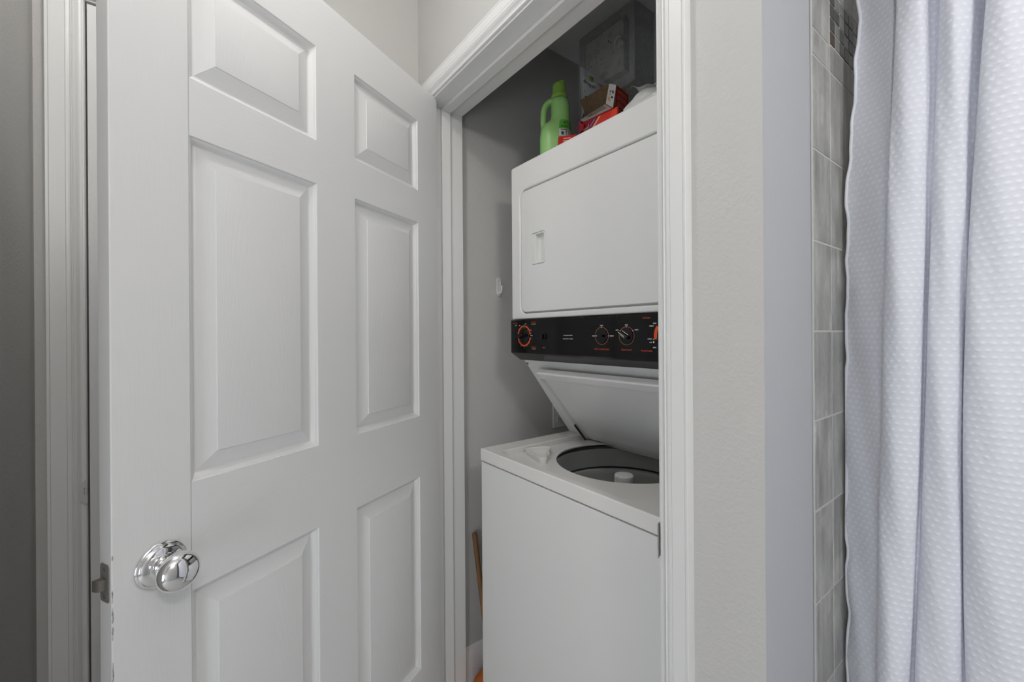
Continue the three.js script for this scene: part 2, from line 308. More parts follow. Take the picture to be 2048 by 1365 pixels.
// ---------------------------------------------------------------- the open closet door
const DW = .847, DH = 2.030, DY = .008, DT = .035;
const door = structGroup('door_1', [.0422, 0, -.0119]); door.rotation.y = -THREE.MathUtils.degToRad(61.6);
{
  const xs = [0, .1015, .3605, .4755, .7385, DW], ys = [DY, .232, .8245, 1.0095, 1.6065, 1.7045, 1.9205, DY + DH];
  const slab = (x0, x1, y0, y1, turn) => { const g = bx(x0, x1, y0, y1, 0, DT); return turn ? muv(g, true) : g; };
  const e = .0012;
  const stileL = new THREE.Shape(); 
  struct('stile', bx(xs[0], xs[1], ys[0], ys[7], 0, DT), M.doorStile, door);
  // latch stile with chipped paint along its edge
  {
    const chips = canvasTex(256, 2048, (g, w, h) => {
      g.fillStyle = '#e4e4e4'; g.fillRect(0, 0, w, h);
      const spot = (y, t, l, a) => { g.fillStyle = `rgba(105,102,98,${a})`; g.beginPath(); for (let k = 0; k <= 14; k++) { const f = k / 14, yy = y + l * (f - .5), xx = w - 3 - t * (0.3 + 0.7 * Math.sin(Math.PI * f)) * (.6 + .8 * rnd()); k ? g.lineTo(xx, yy) : g.moveTo(xx, yy); } for (let k = 14; k >= 0; k--) { const f = k / 14; g.lineTo(w - 2 + (rnd() - .5) * 2, y + l * (f - .5)); } g.fill(); };
      for (let k = 0; k < 26; k++) { const yy = (1 - (.58 + .38 * rnd() - DY) / DH); spot(h * yy, .8 + 2.2 * rnd(), 5 + 24 * rnd() * rnd(), .6); }
    });
    const gg = bx(xs[4], xs[5], ys[0], ys[7], 0, DT, .002); const p = gg.attributes.position, uv = gg.attributes.uv;
    const uv2 = new Float32Array(p.count * 2); for (let i = 0; i < p.count; i++) { uv2[i * 2] = Math.min(.999, Math.max(.001, (p.getX(i) - xs[4]) / (xs[5] - xs[4]))); uv2[i * 2 + 1] = (p.getY(i) - DY) / DH; }
    gg.setAttribute('uv', new THREE.BufferAttribute(uv2, 2)); gg.setAttribute('uv1', uv);
    const bm = texGrain.clone(); bm.channel = 1;
    struct('stile_001', gg, phys({ map: chips, roughness: .42, bumpMap: bm, bumpScale: .00009 }), door);
  }
  const railY = [[ys[0], ys[1]], [ys[2], ys[3]], [ys[4], ys[5]], [ys[6], ys[7]]];
  railY.forEach(([a, b], i) => struct(i ? `rail_00${i}` : 'rail', slab(xs[1], xs[4], a, b, true), M.doorRail, door));
  [[ys[1], ys[2]], [ys[3], ys[4]], [ys[5], ys[6]]].forEach(([a, b], i) => struct(i ? `mullion_00${i}` : 'mullion', slab(xs[2], xs[3], a, b), M.doorStile, door));
  // raised panels: sticking, groove, bevel, field
  const ring = [[0, 0], [.0010, .0004], [.0022, .0030], [.0036, .0036], [.0066, .0062], [.0096, .0105], [.0112, .0125], [.0126, .0132], [.0150, .0132], [.0162, .0126], [.0440, .0030], [.0446, .0012], [.0458, .0010]];
  const panel = (x0, x1, y0, y1) => {
    const pos = [], uv = [], cx = (x0 + x1) / 2, cy = (y0 + y1) / 2;
    const c = ([d, z]) => [[x0 + d, y0 + d, z], [x1 - d, y0 + d, z], [x1 - d, y1 - d, z], [x0 + d, y1 - d, z]];
    const tri = (...q) => { for (const v of q) { pos.push(...v); uv.push(v[0] - cx + .15, v[1] - y0); } };
    for (let r = 0; r < ring.length - 1; r++) { const A = c(ring[r]), B = c(ring[r + 1]); for (let i = 0; i < 4; i++) { const k = (i + 1) % 4; tri(A[i], B[k], A[k]); tri(A[i], B[i], B[k]); } }
    const f = c(ring.at(-1)); tri(f[0], f[2], f[1]); tri(f[0], f[3], f[2]);
    const b = c([0, DT - .008]), o = c([0, 0]); for (let i = 0; i < 4; i++) { const k = (i + 1) % 4; tri(o[i], o[k], b[k]); tri(o[i], b[k], b[i]); } tri(b[0], b[1], b[2]); tri(b[0], b[2], b[3]);
    const g = new THREE.BufferGeometry(); g.setAttribute('position', new THREE.Float32BufferAttribute(pos, 3)); g.setAttribute('uv', new THREE.Float32BufferAttribute(uv, 2)); g.computeVertexNormals(); return toCreasedNormals(g, .35);
  };
  let n = 0;
  for (const [a, b] of [[xs[1], xs[2]], [xs[3], xs[4]]]) for (const [y0, y1] of [[ys[1], ys[2]], [ys[3], ys[4]], [ys[5], ys[6]]]) { struct(n ? `panel_00${n}` : 'panel', panel(a, b, y0, y1), M.doorPanel, door); n++; }
  // chrome knob and its rose, latch plate and bolt in the edge
  const KX = .784, KY = .8915;
  const knob = lathe([[.0118, .012], [.0118, .020], [.0150, .0215], [.0150, .0235], [.0135, .0255], [.0150, .030], [.0200, .0335], [.0262, .0385], [.0295, .0445], [.0303, .0495], [.0292, .0550], [.0258, .0605], [.0200, .0648], [.0120, .0678], [.0050, .0690], [0, .0692]], 64).rotateX(-Math.PI / 2).translate(KX, KY, 0);
  const kn = struct('knob', knob, M.chrome, door);
  struct('rosette', lathe([[0, 0], [.0370, 0], [.0373, .0022], [.0362, .0042], [.0335, .0058], [.0322, .0060], [.0310, .0085], [.0270, .0108], [.0215, .0118], [.0200, .0132], [.0170, .0150], [.0120, .0152]], 64).rotateX(-Math.PI / 2).translate(KX, KY, 0), M.chrome, kn);
  struct('knob_001', mirrorZ(knob.clone()).translate(0, 0, DT), M.chrome, door);
  const s = new THREE.Shape(); rr(s, .005, .030, KY - .0285, KY + .0285, .005);
  const lp = struct('latch_plate', mirrorZ(ext(s, .0022, .0004).rotateY(Math.PI / 2)).translate(DW - .001, 0, 0), M.steel, door);
  const b = new THREE.Shape(); b.moveTo(0, .0105); b.lineTo(.0045, .0105); b.bezierCurveTo(.010, .0125, .0125, .018, .0128, .0245); b.lineTo(0, .0245);
  struct('latch_bolt', mirrorZ(ext(b, .0165, .0006).rotateX(-Math.PI / 2)).translate(DW, KY - .009, 0), M.oldSteel, lp);
  for (const dy of [-.0205, .0205]) struct(dy < 0 ? 'screw' : 'screw_001', new THREE.SphereGeometry(.0035, 16, 8, 0, 6.3, 0, 1.3).scale(1, .35, 1).rotateZ(-Math.PI / 2).translate(DW + .0008, KY + dy, .0175), M.oldSteel, lp);
}

// ---------------------------------------------------------------- stacked washer and dryer
const WX0 = .1835, WX1 = .836, WF = -.084, DTOP = 1.806;
const laundry = thing('stacked_washer_dryer', 'white stacked washer and dryer with black control panel and open washer lid', 'washer dryer', [0, 0, 0]);
{
  const L = laundry;
  mesh('washer_cabinet', merge([bx(WX0 + .0005, WX1 - .0005, .02, .8635, WF - .0215, WF - .0015, .004, 3), bx(WX0 + .0005, WX0 + .0035, .02, .8635, -.70, WF - .01), bx(WX1 - .0035, WX1 - .0005, .02, .8635, -.70, WF - .01), bx(WX0 + .0005, WX1 - .0005, .02, .8635, -.70, -.697), bx(WX0 + .002, WX1 - .002, .02, .024, -.70, WF - .01)]), M.enamel, L);
  // top: raised rim round a sunken deck with the tub opening
  const RX0 = .2500, RX1 = .7400, RZ0 = .108, RZ1 = .520;
  const s = new THREE.Shape(); rr(s, WX0, WX1, .0825, .70, .005); const hole = new THREE.Path(); rr(hole, RX0, RX1, RZ0, RZ1, .03); s.holes.push(hole);
  const HX = .503, HZ = -.3765, HR = .1955;
  const lay = g => g.rotateX(-Math.PI / 2); // shape y = -z
  const top = ext(s, .0375, .0035, 4, 16);
  const deck = new THREE.Shape(); rr(deck, RX0 - .012, RX1 + .012, RZ0 - .012, RZ1 + .012, .03);
  const th = new THREE.Path(); const cut = .1245, a0 = Math.asin(cut / HR);
  th.absarc(HX, -HZ, HR, Math.PI - a0, 2 * Math.PI + a0, false); th.closePath(); deck.holes.push(th);
  mesh('washer_top', merge([lay(top).translate(0, .8665, 0), lay(ext(deck, .006, .002, 3, 48)).translate(0, .8805, 0)]), M.enamelDeck, L);
  mesh('tub_ring', merge([lathe([[.206, .866], [.2035, .865], [.2015, .862], [.1995, .810], [.2005, .806], [.206, .806]], 72).translate(HX, 0, HZ)]), new THREE.MeshPhysicalMaterial({ color: C(.42, .42, .42), roughness: .35, side: THREE.DoubleSide }), L);
  mesh('tub', lathe([[.235, .797], [.205, .800], [.196, .801], [.1915, .797], [.188, .786], [.187, .765], [.183, .760], [.182, .52], [.17, .505], [.03, .50], [0, .50]], 72).translate(HX, 0, HZ), new THREE.MeshPhysicalMaterial({ color: C(.45, .45, .45), roughness: .3, side: THREE.DoubleSide }), L);
  mesh('outer_tub', lathe([[.25, .862], [.25, .48], [0, .48]], 48).translate(HX, 0, HZ), new THREE.MeshStandardMaterial({ color: C(.42, .42, .42), roughness: .5, side: THREE.DoubleSide }), L);
  const ag = mesh('agitator', lathe([[.15, .505], [.10, .53], [.055, .60], [.034, .70], [.0285, .80], [.0280, .8335]], 40).translate(HX + .003, 0, HZ), M.plasticWhite, L);
  mesh('agitator_cap', merge([lathe([[.0280, .8335], [.0284, .8360], [.0280, .8420], [.0262, .8452], [.0215, .8462], [.0205, .8450], [.0188, .8450], [.0175, .8460], [0, .8463]], 40), bx(-.0006, .0006, .8, .845, .0272, .0289)]).translate(HX + .003, 0, HZ), M.plasticWhite, ag);
  // bleach cup
  {
    const pts = [[.268, .2035], [.277, .192], [.372, .163], [.385, .166], [.389, .177], [.374, .192], [.364, .212], [.344, .226], [.314, .262], [.300, .268], [.289, .262]];
    const cv = new THREE.CatmullRomCurve3(pts.map(p => V(p[0], p[1], 0)), true, 'catmullrom', .35).getPoints(70);
    const o = new THREE.Shape(cv.map(p => new THREE.Vector2(p.x, p.y))); const c = [.328, .207];
    o.holes.push(new THREE.Path(cv.map(p => { const d = Math.hypot(p.x - c[0], p.y - c[1]); const k = Math.max(.2, 1 - .0075 / d); return new THREE.Vector2(c[0] + (p.x - c[0]) * k, c[1] + (p.y - c[1]) * k); })));
    const f = new THREE.Shape(cv.map(p => new THREE.Vector2(p.x, p.y)));
    mesh('bleach_cup', merge([lay(ext(o, .0175, .002, 3)).translate(0, .8860, 0), lay(ext(f, .003)).translate(0, .8862, 0)]), M.plasticWhite, L);
  }
  // slanted housing behind the lid
  const side = new THREE.Shape([[1.180, -.248], [1.168, -.2585], [.9045, -.4630], [.9045, -.66], [1.30, -.66], [1.30, -.248]].map(([y, z]) => new THREE.Vector2(-z, y)));
  const hs = mesh('lid_housing', ext(side, WX1 - WX0 - .018, .002, 2).rotateY(-Math.PI / 2).scale(1, 1, 1).rotateY(Math.PI).scale(1, 1, 1), M.enamel, L);
  hs.geometry.rotateY(0);
  { // shape (x' = -z, y) extruded along +x
    hs.geometry.dispose(); const g = ext(side, WX1 - WX0 - .018, .002, 2); const p = g.attributes.position, n = g.attributes.normal;
    for (let i = 0; i < p.count; i++) { const x = p.getX(i), z = p.getZ(i); p.setXYZ(i, z + WX0 + .009, p.getY(i), -x); const nx = n.getX(i), nz = n.getZ(i); n.setXYZ(i, nz, n.getY(i), -nx); }
    hs.geometry = g;
  }
  const nrm = V(0, -.613, .79);
  const sc = mesh('screw', new THREE.SphereGeometry(.0042, 16, 8).scale(1, 1, .5).rotateX(.66).translate(.2005, 1.1615, -.2625), M.oldSteel, hs);
  // lid: sheet with turned rims, hinged at the back of the deck
  {
    const lw = .476, ll = .343, g = [];
    g.push(bx(0, lw, 0, ll, 0, .003));                    // sheet
    g.push(bx(0, .0035, 0, ll - .03, .003, .017, .001));          // left rim
    g.push(bx(lw - .0035, lw, 0, ll - .03, .003, .017, .001));
    const s2 = new THREE.Shape(); rr(s2, 0, lw, ll - .05, ll, .016); const h2 = new THREE.Path(); rr(h2, .003, lw - .003, ll - .09, ll - .0265, .004);
    const lip = new THREE.Shape(); lip.moveTo(.001, ll - .030); lip.lineTo(.017, ll - .0285); lip.lineTo(lw - .017, ll - .0285); lip.lineTo(lw - .001, ll - .030); lip.lineTo(lw, ll - .014); lip.absarc(lw - .014, ll - .014, .014, 0, Math.PI / 2); lip.absarc(.014, ll - .014, .014, Math.PI / 2, Math.PI);
    g.push(ext(lip, .019, .004, 3));
    const geo = merge(g);
    const lid = mesh('lid', geo, M.enamel, L);
    // local x along +x, y up the slope, z towards the viewer
    const up = V(0, .2566, .2290).normalize(), zz = V(1, 0, 0).cross(up).normalize();
    lid.matrixAutoUpdate = true; const m4 = new THREE.Matrix4().makeBasis(V(1, 0, 0), up, zz); lid.quaternion.setFromRotationMatrix(m4); lid.position.set(.2632, .8925, -.4800);
    mesh('lid_seal', merge([bx(.0036, .0075, .004, .085, .010, .0172, .001)]), M.blackMatt, lid);
    for (const x of [.004, lw - .004]) mesh('hinge_pin', new THREE.CylinderGeometry(.004, .004, .02, 12).rotateZ(Math.PI / 2).translate(x, -.002, .006), M.steel, lid);
  }
  // control panel
  {
    const pr = new THREE.Shape([[1.3055, -.199], [1.2003, -.199], [1.1755, -.2365], [1.1755, -.27], [1.3055, -.27]].map(([y, z]) => new THREE.Vector2(-z, y)));
    const g = ext(pr, .6245, .0012, 2); const p = g.attributes.position, n = g.attributes.normal;
    for (let i = 0; i < p.count; i++) { const x = p.getX(i), z = p.getZ(i); p.setXYZ(i, z + .1935, p.getY(i), -x); const nx = n.getX(i), nz = n.getZ(i); n.setXYZ(i, nz, n.getY(i), -nx); }
    const cp = mesh('control_panel', g, M.black, L);
    const X0 = .196, X1 = .8155, Y0 = 1.2018, Y1 = 1.304, PW = 2048, PH = 338, S = PW / (X1 - X0);
    const print = canvasTex(PW, PH, (c) => {
      c.fillStyle = '#070707'; c.fillRect(0, 0, PW, PH);
      const X = x => (x - X0) * S, Y = y => (Y1 - y) * S, or = '#e4572c', rd = '#cf4a30', wh = '#f2f0ec';
      const text = (t, x, y, h, col, al = 'center', f = 'bold') => { c.fillStyle = col; c.font = `${f} ${Math.round(h * .78 * S)}px sans-serif`; c.textAlign = al; c.textBaseline = 'middle'; c.fillText(t, X(x), Y(y)); };
      const arc = (x, y, r, a0, a1, col, w) => { c.strokeStyle = col; c.lineWidth = w * S; c.beginPath(); c.arc(X(x), Y(y), r * S, a0, a1); c.stroke(); };
      const tick = (x, y, r0, r1, a, col, w = .0012) => { c.strokeStyle = col; c.lineWidth = w * S; c.beginPath(); c.moveTo(X(x + r0 * Math.cos(a)), Y(y + r0 * Math.sin(a))); c.lineTo(X(x + r1 * Math.cos(a)), Y(y + r1 * Math.sin(a))); c.stroke(); };
      // dryer timer
      const tx = .2625, ty = 1.2545;
      arc(tx, ty, .0305, -1.40, -.12, or, .0048); arc(tx, ty, .0305, .16, 2.92, or, .0048); arc(tx, ty, .0305, 3.35, 4.56, or, .0048);
      tick(tx, ty, .0265, .0355, Math.PI / 2, '#ffe9b0', .0016); tick(tx, ty, .031, .041, 0.03, wh, .0018);
      for (let k = 0; k < 14; k++) { const a = k * .45 + .2; tick(tx, ty, .0345, .0362, a, k % 3 ? '#e8a08a' : '#cfd8e8', .0016); }
      text('70', tx - .023, ty + .0325, .0055, wh); text('60', tx + .0335, ty + .018, .005, wh); text('OFF', tx + .009, ty + .0375, .0045, wh);
      text('Time Dry', .2185, 1.2945, .0062, rd); text('Fluff', .2205, 1.2875, .0052, wh);
      text('Auto Dry', .3085, 1.2965, .0066, rd); text('AUTOMATIC', .3095, 1.2905, .0052, '#f0b49a');
      text('Timed Dry', .3085, 1.2205, .0066, rd); text('MINUTES', .3095, 1.2145, .0052, '#f0b49a');
      text('Start', .3559, 1.2200, .0070, rd);
      text('GE Quality Product', .4572, 1.2562, .0052, wh); text('Spacemaker Laundry', .4572, 1.2465, .0050, '#dcdad6');
      // washer dials
      for (const [x, l] of [[.579, 'Wash Temperature'], [.6565, 'Water Level']]) { arc(x, 1.2542, .0220, 0, 7, '#b2705f', .0011); text(l, x, 1.2208, .0068, rd); }
      tick(.579, 1.2542, .0205, .0238, Math.PI / 2, wh); text('COLD', .579, 1.2805, .0050, wh); text('HOT', .5505, 1.2542, .0046, wh); text('WARM', .6115, 1.2542, .0052, wh); tick(.579, 1.2542, .0205, .0238, 0, wh);
      tick(.6565, 1.2542, .0205, .0238, Math.PI / 2, wh); tick(.6565, 1.2542, .0205, .0238, .6, wh); tick(.6565, 1.2542, .0205, .0238, 2.55, wh);
      text('MED', .6565, 1.2805, .0050, wh); text('LOW', .6285, 1.2685, .0050, wh); text('HIGH', .6855, 1.2685, .0052, wh);
      // washer timer
      const bx_ = .772, by = 1.2545; arc(bx_, by, .0355, 2.9, 3.75, or, .0080); arc(bx_, by, .0355, 4.1, 6.0, or, .0080); arc(bx_, by, .0355, .2, 2.0, or, .0080);
      text('Delicate', .7134, 1.2955, .0066, rd); text('Perm Press', .7130, 1.2200, .0072, rd); text('Normal', .789, 1.2115, .0072, rd);
      text('START', .7215, 1.2470, .0052, wh); text('OFF', .7245, 1.2392, .0052, wh); text('RINSE', .7265, 1.2765, .0052, wh); text('SPIN', .7345, 1.2825, .0050, wh); text('SPIN', .7340, 1.2275, .0050, wh);
      tick(.772, 1.2545, .0395, .043, 3.33, wh);
      c.fillStyle = wh; c.beginPath(); c.moveTo(X(.7305), Y(1.2428)); c.lineTo(X(.7345), Y(1.2390)); c.lineTo(X(.7305), Y(1.2372)); c.fill();
      // worn specks along the upper edge
      for (let k = 0; k < 60; k++) { c.fillStyle = `rgba(190,186,180,${.25 + .5 * rnd()})`; const x = rnd() * PW; c.fillRect(x, rnd() * 3, 2 + 10 * rnd(), 1 + 3 * rnd()); }
    });
    mesh('panel_print', plate([X0, Y0, -.1986], [X1, Y0, -.1986], [X1, Y1, -.1986], [X0, Y1, -.1986], .0003), phys({ map: print, roughness: .12, specularIntensity: .6 }), cp);
    const knob = (x, y, r, h, ang, gw, name) => { // a low dial with a rounded grip across it
      const k = mesh(name, merge([lathe([[r * 1.04, 0], [r * 1.03, .0016], [r * .97, .0030], [r * .80, .0034], [0, .0034]], 40).rotateX(Math.PI / 2), bx(-r * .95, r * .62, -gw / 2, gw / 2, .002, h, gw * .32, 3)]), M.black, cp);
      k.position.set(x, y, -.1986); k.rotation.z = ang; return k;
    };
    knob(.2625, 1.2545, .0248, .0225, .22, .0068, 'timer_knob');
    knob(.3563, 1.2541, .0098, .0115, 1.45, .0056, 'start_knob');
    const k2 = knob(.579, 1.2542, .0186, .0125, .0, .0062, 'temperature_knob');
    mesh('pointer', bx(-.0175, -.004, -.0007, .0007, .0120, .0129), M.card, k2);
    const k3 = knob(.6565, 1.2542, .0192, .0125, -.55, .0060, 'level_knob');
    for (const dy of [-.0062, 0, .0056]) mesh('pointer', bx(-.0175 + Math.abs(dy) * .5, .003 + dy * .5, dy - .0006, dy + .0006, dy ? .0032 : .0120, dy ? .0040 : .0129), M.card, k3);
    knob(.772, 1.2545, .0270, .0225, .5, .0070, 'cycle_knob');
  }
  // dryer: body, front frame with rounded opening, door with recessed pull
  {
    const X0 = .1855, X1 = .8150, Y0 = 1.3075, FZ = -.209;
    const fs = new THREE.Shape(); rr(fs, X0, X1, Y0, DTOP, .009); const fh = new THREE.Path(); rr(fh, .2325, .768, 1.3255, 1.7185, .026); fs.holes.push(fh);
    const frame = ext(fs, .016, .0055, 4, 16).translate(0, 0, FZ - .016);
    mesh('dryer_cabinet', merge([bx(X0, X1, Y0, DTOP, -.69, FZ - .014, .006, 3), frame]), M.enamel, L);
    const dx0 = .2372, dx1 = .7633, dy0 = 1.3300, dy1 = 1.7140;
    const ds = new THREE.Shape(); rr(ds, dx0, dx1, dy0, dy1, .021); const dh = new THREE.Path(); rr(dh, .2892, .3508, 1.4748, 1.5715, .007); ds.holes.push(dh);
    const dr = mesh('dryer_door', ext(ds, .013, .002, 3, 16).translate(0, 0, FZ - .013), M.enamel, L);
    const hp = new THREE.Shape(); rr(hp, .2903, .3497, 1.4760, 1.5703, .0062); const hh = new THREE.Path(); rr(hh, .3070, .3452, 1.4800, 1.5660, .004); hp.holes.push(hh);
    mesh('door_pull', merge([ext(hp, .006, .0012, 3, 8).translate(0, 0, FZ - .0068), bx(.3065, .3075, 1.4795, 1.5665, FZ - .024, FZ - .004), bx(.3447, .3457, 1.4795, 1.5665, FZ - .024, FZ - .004), bx(.3065, .3457, 1.4790, 1.4802, FZ - .024, FZ - .004), bx(.3065, .3457, 1.5658, 1.5670, FZ - .024, FZ - .004), bx(.3065, .3457, 1.479, 1.567, FZ - .025, FZ - .0235)]), M.plasticWhite, dr);
  }
}

// ---------------------------------------------------------------- things on top of the dryer
{ // green detergent bottle, drawn in its own plane and turned towards the room
  const g = thing('detergent_bottle', 'green plastic detergent bottle with a handle on top of the dryer', 'bottle', [.303, DTOP, -.297], THREE.MathUtils.degToRad(47));
  // body: oval rings stacked on each other [y, centre, half width, half depth]; the grip side steps in above the belly
  const R = [[0, .004, .044, .030], [.004, .004, .0490, .035], [.03, .004, .0505, .0365], [.08, .0035, .0505, .0365], [.108, .004, .0480, .0350], [.119, .0065, .0440, .0335], [.126, .0125, .0375, .0315], [.134, .0175, .0325, .0300], [.150, .0195, .0300, .0290], [.172, .0195, .0300, .0285], [.190, .0185, .0290, .0275], [.201, .0170, .0260, .0255], [.206, .0165, .0215, .0215], [.2065, .0165, .001, .001]];
  const bp = [], bi = [], nn = 44;
  R.forEach(([y, c, a, d]) => { for (let i = 0; i < nn; i++) { const t = i / nn * 2 * Math.PI, q = v => Math.sign(v) * Math.pow(Math.abs(v), .82); bp.push(c + a * q(Math.cos(t)), y, d * q(Math.sin(t))); } });
  for (let j = 0; j < R.length - 1; j++) for (let i = 0; i < nn; i++) { const a = j * nn + i, b = j * nn + (i + 1) % nn; bi.push(a, a + nn, b, b, a + nn, b + nn); }
  const bg = new THREE.BufferGeometry(); bg.setAttribute('position', new THREE.Float32BufferAttribute(bp, 3)); bg.setIndex(bi); bg.computeVertexNormals(); bg.setAttribute('uv', new THREE.Float32BufferAttribute(new Float32Array(bp.length / 3 * 2), 2));
  const hg = tube([[.004, .199, 0], [-.010, .200, 0], [-.0240, .191, 0], [-.0325, .174, 0], [-.0350, .152, 0], [-.0350, .130, 0], [-.0330, .106, 0], [-.028, .09, 0]], .0098, 60, 18).scale(1, 1, 1.25);
  const bm = mesh('bottle_body', merge([bg, hg]), M.green, g);
  const cap = mesh('cap', lathe([[.0255, .204], [.0262, .206], [.0262, .2155], [.0250, .2165], [.0222, .218], [.0216, .236], [.0214, .2485], [.0195, .2525], [.0160, .2535], [.0150, .252], [0, .252]], 40).translate(.0165, 0, 0), M.greenCap, g);
  mesh('pour_lip', lathe([[0, .2525], [.0205, .2525], [.0208, .2535], [.0202, .2565], [.0180, .2575], [0, .2575]], 40).scale(.62, 1, 1).translate(.024, 0, 0), M.greenCap, cap);
  const lab = canvasTex(256, 256, (c, w, h) => {
    c.fillStyle = '#58a43c'; c.fillRect(0, 0, w, h); c.fillStyle = '#2c5a20'; c.beginPath(); c.arc(70, 30, 12, 0, 7); c.arc(110, 20, 10, 0, 7); c.fill(); c.fillStyle = '#7a2a34'; c.beginPath(); c.arc(66, 28, 8, 0, 7); c.fill(); c.fillRect(120, 40, 5, 34);
    c.fillStyle = '#2f7a2a'; c.fillRect(20, 60, 90, 18); c.fillStyle = '#c9cbc6'; c.fillRect(0, 92, 256, 74); c.fillStyle = '#3a3f42'; c.fillRect(16, 100, 180, 7);
    c.beginPath(); c.arc(40, 138, 18, 0, 7); c.fill(); for (const x of [92, 138]) { c.fillRect(x, 118, 8, 36); c.beginPath(); c.arc(x + 4, 122, 9, 0, 7); c.fill(); } c.beginPath(); c.arc(200, 140, 14, 0, 7); c.fill();
    c.fillStyle = '#3f8f35'; c.fillRect(0, 168, 256, 90); c.fillStyle = '#c02a1c'; c.fillRect(0, 190, 256, 66);
  });
  { // curved sticker following the belly
    const pos = [], uv = [], idx = [], nu = 20, nv = 10, ringAt = y => { let j = 0; while (j < R.length - 2 && R[j + 1][0] < y) j++; const f = (y - R[j][0]) / (R[j + 1][0] - R[j][0]); return R[j].map((v, i) => v + (R[j + 1][i] - v) * f); };
    for (let j = 0; j <= nv; j++) for (let i = 0; i <= nu; i++) { const v = j / nv, u = i / nu, y = .044 + .082 * v, [, c, a, d] = ringAt(y), t = 1.42 - 1.32 * u, q = w => Math.sign(w) * Math.pow(Math.abs(w), .82); pos.push(c + (a + .0006) * q(Math.cos(t)), y, (d + .0006) * q(Math.sin(t))); uv.push(u, v); }
    for (let j = 0; j < nv; j++) for (let i = 0; i < nu; i++) { const a = j * (nu + 1) + i; idx.push(a, a + 1, a + nu + 2, a, a + nu + 2, a + nu + 1); }
    const lg = new THREE.BufferGeometry(); lg.setAttribute('position', new THREE.Float32BufferAttribute(pos, 3)); lg.setAttribute('uv', new THREE.Float32BufferAttribute(uv, 2)); lg.setIndex(idx); lg.computeVertexNormals();
    mesh('label', lg, std({ map: lab, roughness: .4, side: THREE.DoubleSide }), bm);
  }
}
{ // opened red carton with its front torn down
  const g = thing('detergent_carton', 'opened red cardboard carton with torn flaps and brown inside', 'box', [0, 0, 0]);
  const zf = -.331, b = DTOP + .0005;
  const front = canvasTex(512, 400, (c, w, h) => {
    c.fillStyle = '#b3160f'; c.fillRect(0, 0, w, h); const gr = (x0, y0, x1, y1, col, lw) => { c.strokeStyle = col; c.lineWidth = lw; c.beginPath(); c.moveTo(x0, y0); c.lineTo(x1, y1); c.stroke(); };
    c.fillStyle = '#2a1c5e'; c.beginPath(); c.ellipse(96, 14, 26, 9, -.3, 0, 7); c.fill(); c.fillStyle = '#b8a58c'; c.fillRect(84, 10, 22, 6);
    gr(128, 92, 215, 16, '#33247e', 26); gr(136, 96, 215, 26, '#c9c2ee', 10); gr(98, 96, 110, 50, '#8f78c8', 7); gr(118, 92, 112, 56, '#cfc8ea', 6);
    c.fillStyle = '#23301f'; c.font = 'bold italic 50px sans-serif'; c.fillText('Gain', 4, 106); c.fillStyle = '#d9d6b8'; c.font = 'bold italic 46px sans-serif'; c.fillText('Gain', 7, 105);
  });
  const flap = canvasTex(512, 128, (c, w, h) => { c.fillStyle = '#cfccc4'; c.fillRect(0, 0, w, h); c.fillStyle = '#98938a'; c.fillRect(120, 20, 210, 40); c.fillRect(90, 70, 200, 30); c.fillStyle = '#242220'; c.fillRect(150, 56, 70, 14); c.fillStyle = '#a39a8c'; c.fillRect(250, 14, 200, 74); c.fillStyle = '#b8413a'; c.fillRect(492, 0, 14, 128); });
  const side = canvasTex(256, 512, (c, w, h) => { c.fillStyle = '#92150d'; c.fillRect(0, 0, w, h); c.fillStyle = '#d08a78'; for (let y = 24; y < 300; y += 13) { if ((y / 13 | 0) % 5 === 4) continue; let x = 30; while (x < 220) { const l = 8 + 26 * rnd(); c.fillRect(x, y, Math.min(l, 226 - x), 5); x += l + 6; } } });
  const tab = canvasTex(128, 256, (c, w, h) => { c.fillStyle = '#d2d0ca'; c.fillRect(0, 0, w, h); c.fillStyle = '#7d4a48'; c.fillRect(34, 80, 28, 20); c.fillStyle = '#3b4374'; c.fillRect(78, 74, 28, 34); c.fillStyle = '#aeb0b8'; c.fillRect(30, 104, 34, 40); c.fillStyle = '#26303f'; c.fillRect(76, 140, 30, 22); c.fillStyle = '#c9a890'; c.fillRect(24, 160, 44, 50); });
  mesh('front_panel', plate([.379, b, zf], [.512, b, zf], [.5118, 1.9075, zf], [.3945, 1.9135, zf]), std({ map: front, roughness: .45 }), g);
  mesh('front_flap', plate([.3945, 1.9138, zf], [.5116, 1.9078, zf], [.4700, 1.9440, zf - .020], [.3640, 1.9385, zf - .020]), std({ map: flap, roughness: .5 }), g);
  mesh('back_panel', plate([.348, b, -.386], [.517, b, -.386], [.512, 1.985, -.386], [.348, 1.985, -.386], .0012), M.kraft, g);
  mesh('back_flap', plate([.348, 1.985, -.3865], [.500, 1.985, -.3865], [.4570, 2.0195, -.378], [.3370, 2.0205, -.378], .0012), M.kraft, g);
  mesh('left_panel', plate([.3785, b, zf], [.348, b, -.385], [.348, 1.978, -.385], [.3800, 1.9000, zf], .001).scale(1, 1, 1), M.kraft, g);
  mesh('right_panel', plate([.5135, b, zf], [.5185, b, -.385], [.5235, 1.956, -.386], [.5245, 1.9665, -.331]), std({ map: side, roughness: .45 }), g);
  mesh('tear_tab', plate([.4860, 1.9300, -.3302], [.5120, 1.9070, -.3302], [.5242, 1.9665, -.3302], [.4990, 1.9820, -.3302]), std({ map: tab, roughness: .5 }), g);
  mesh('side_flap', plate([.3775, 1.880, -.3295], [.404, 1.886, -.322], [.4080, 1.8965, -.320], [.3787, 1.9225, -.3285]), M.pink, g);
  mesh('bottom_panel', plate([.379, b, zf], [.348, b, -.385], [.517, b, -.385], [.512, b, zf]), M.kraft, g);
}
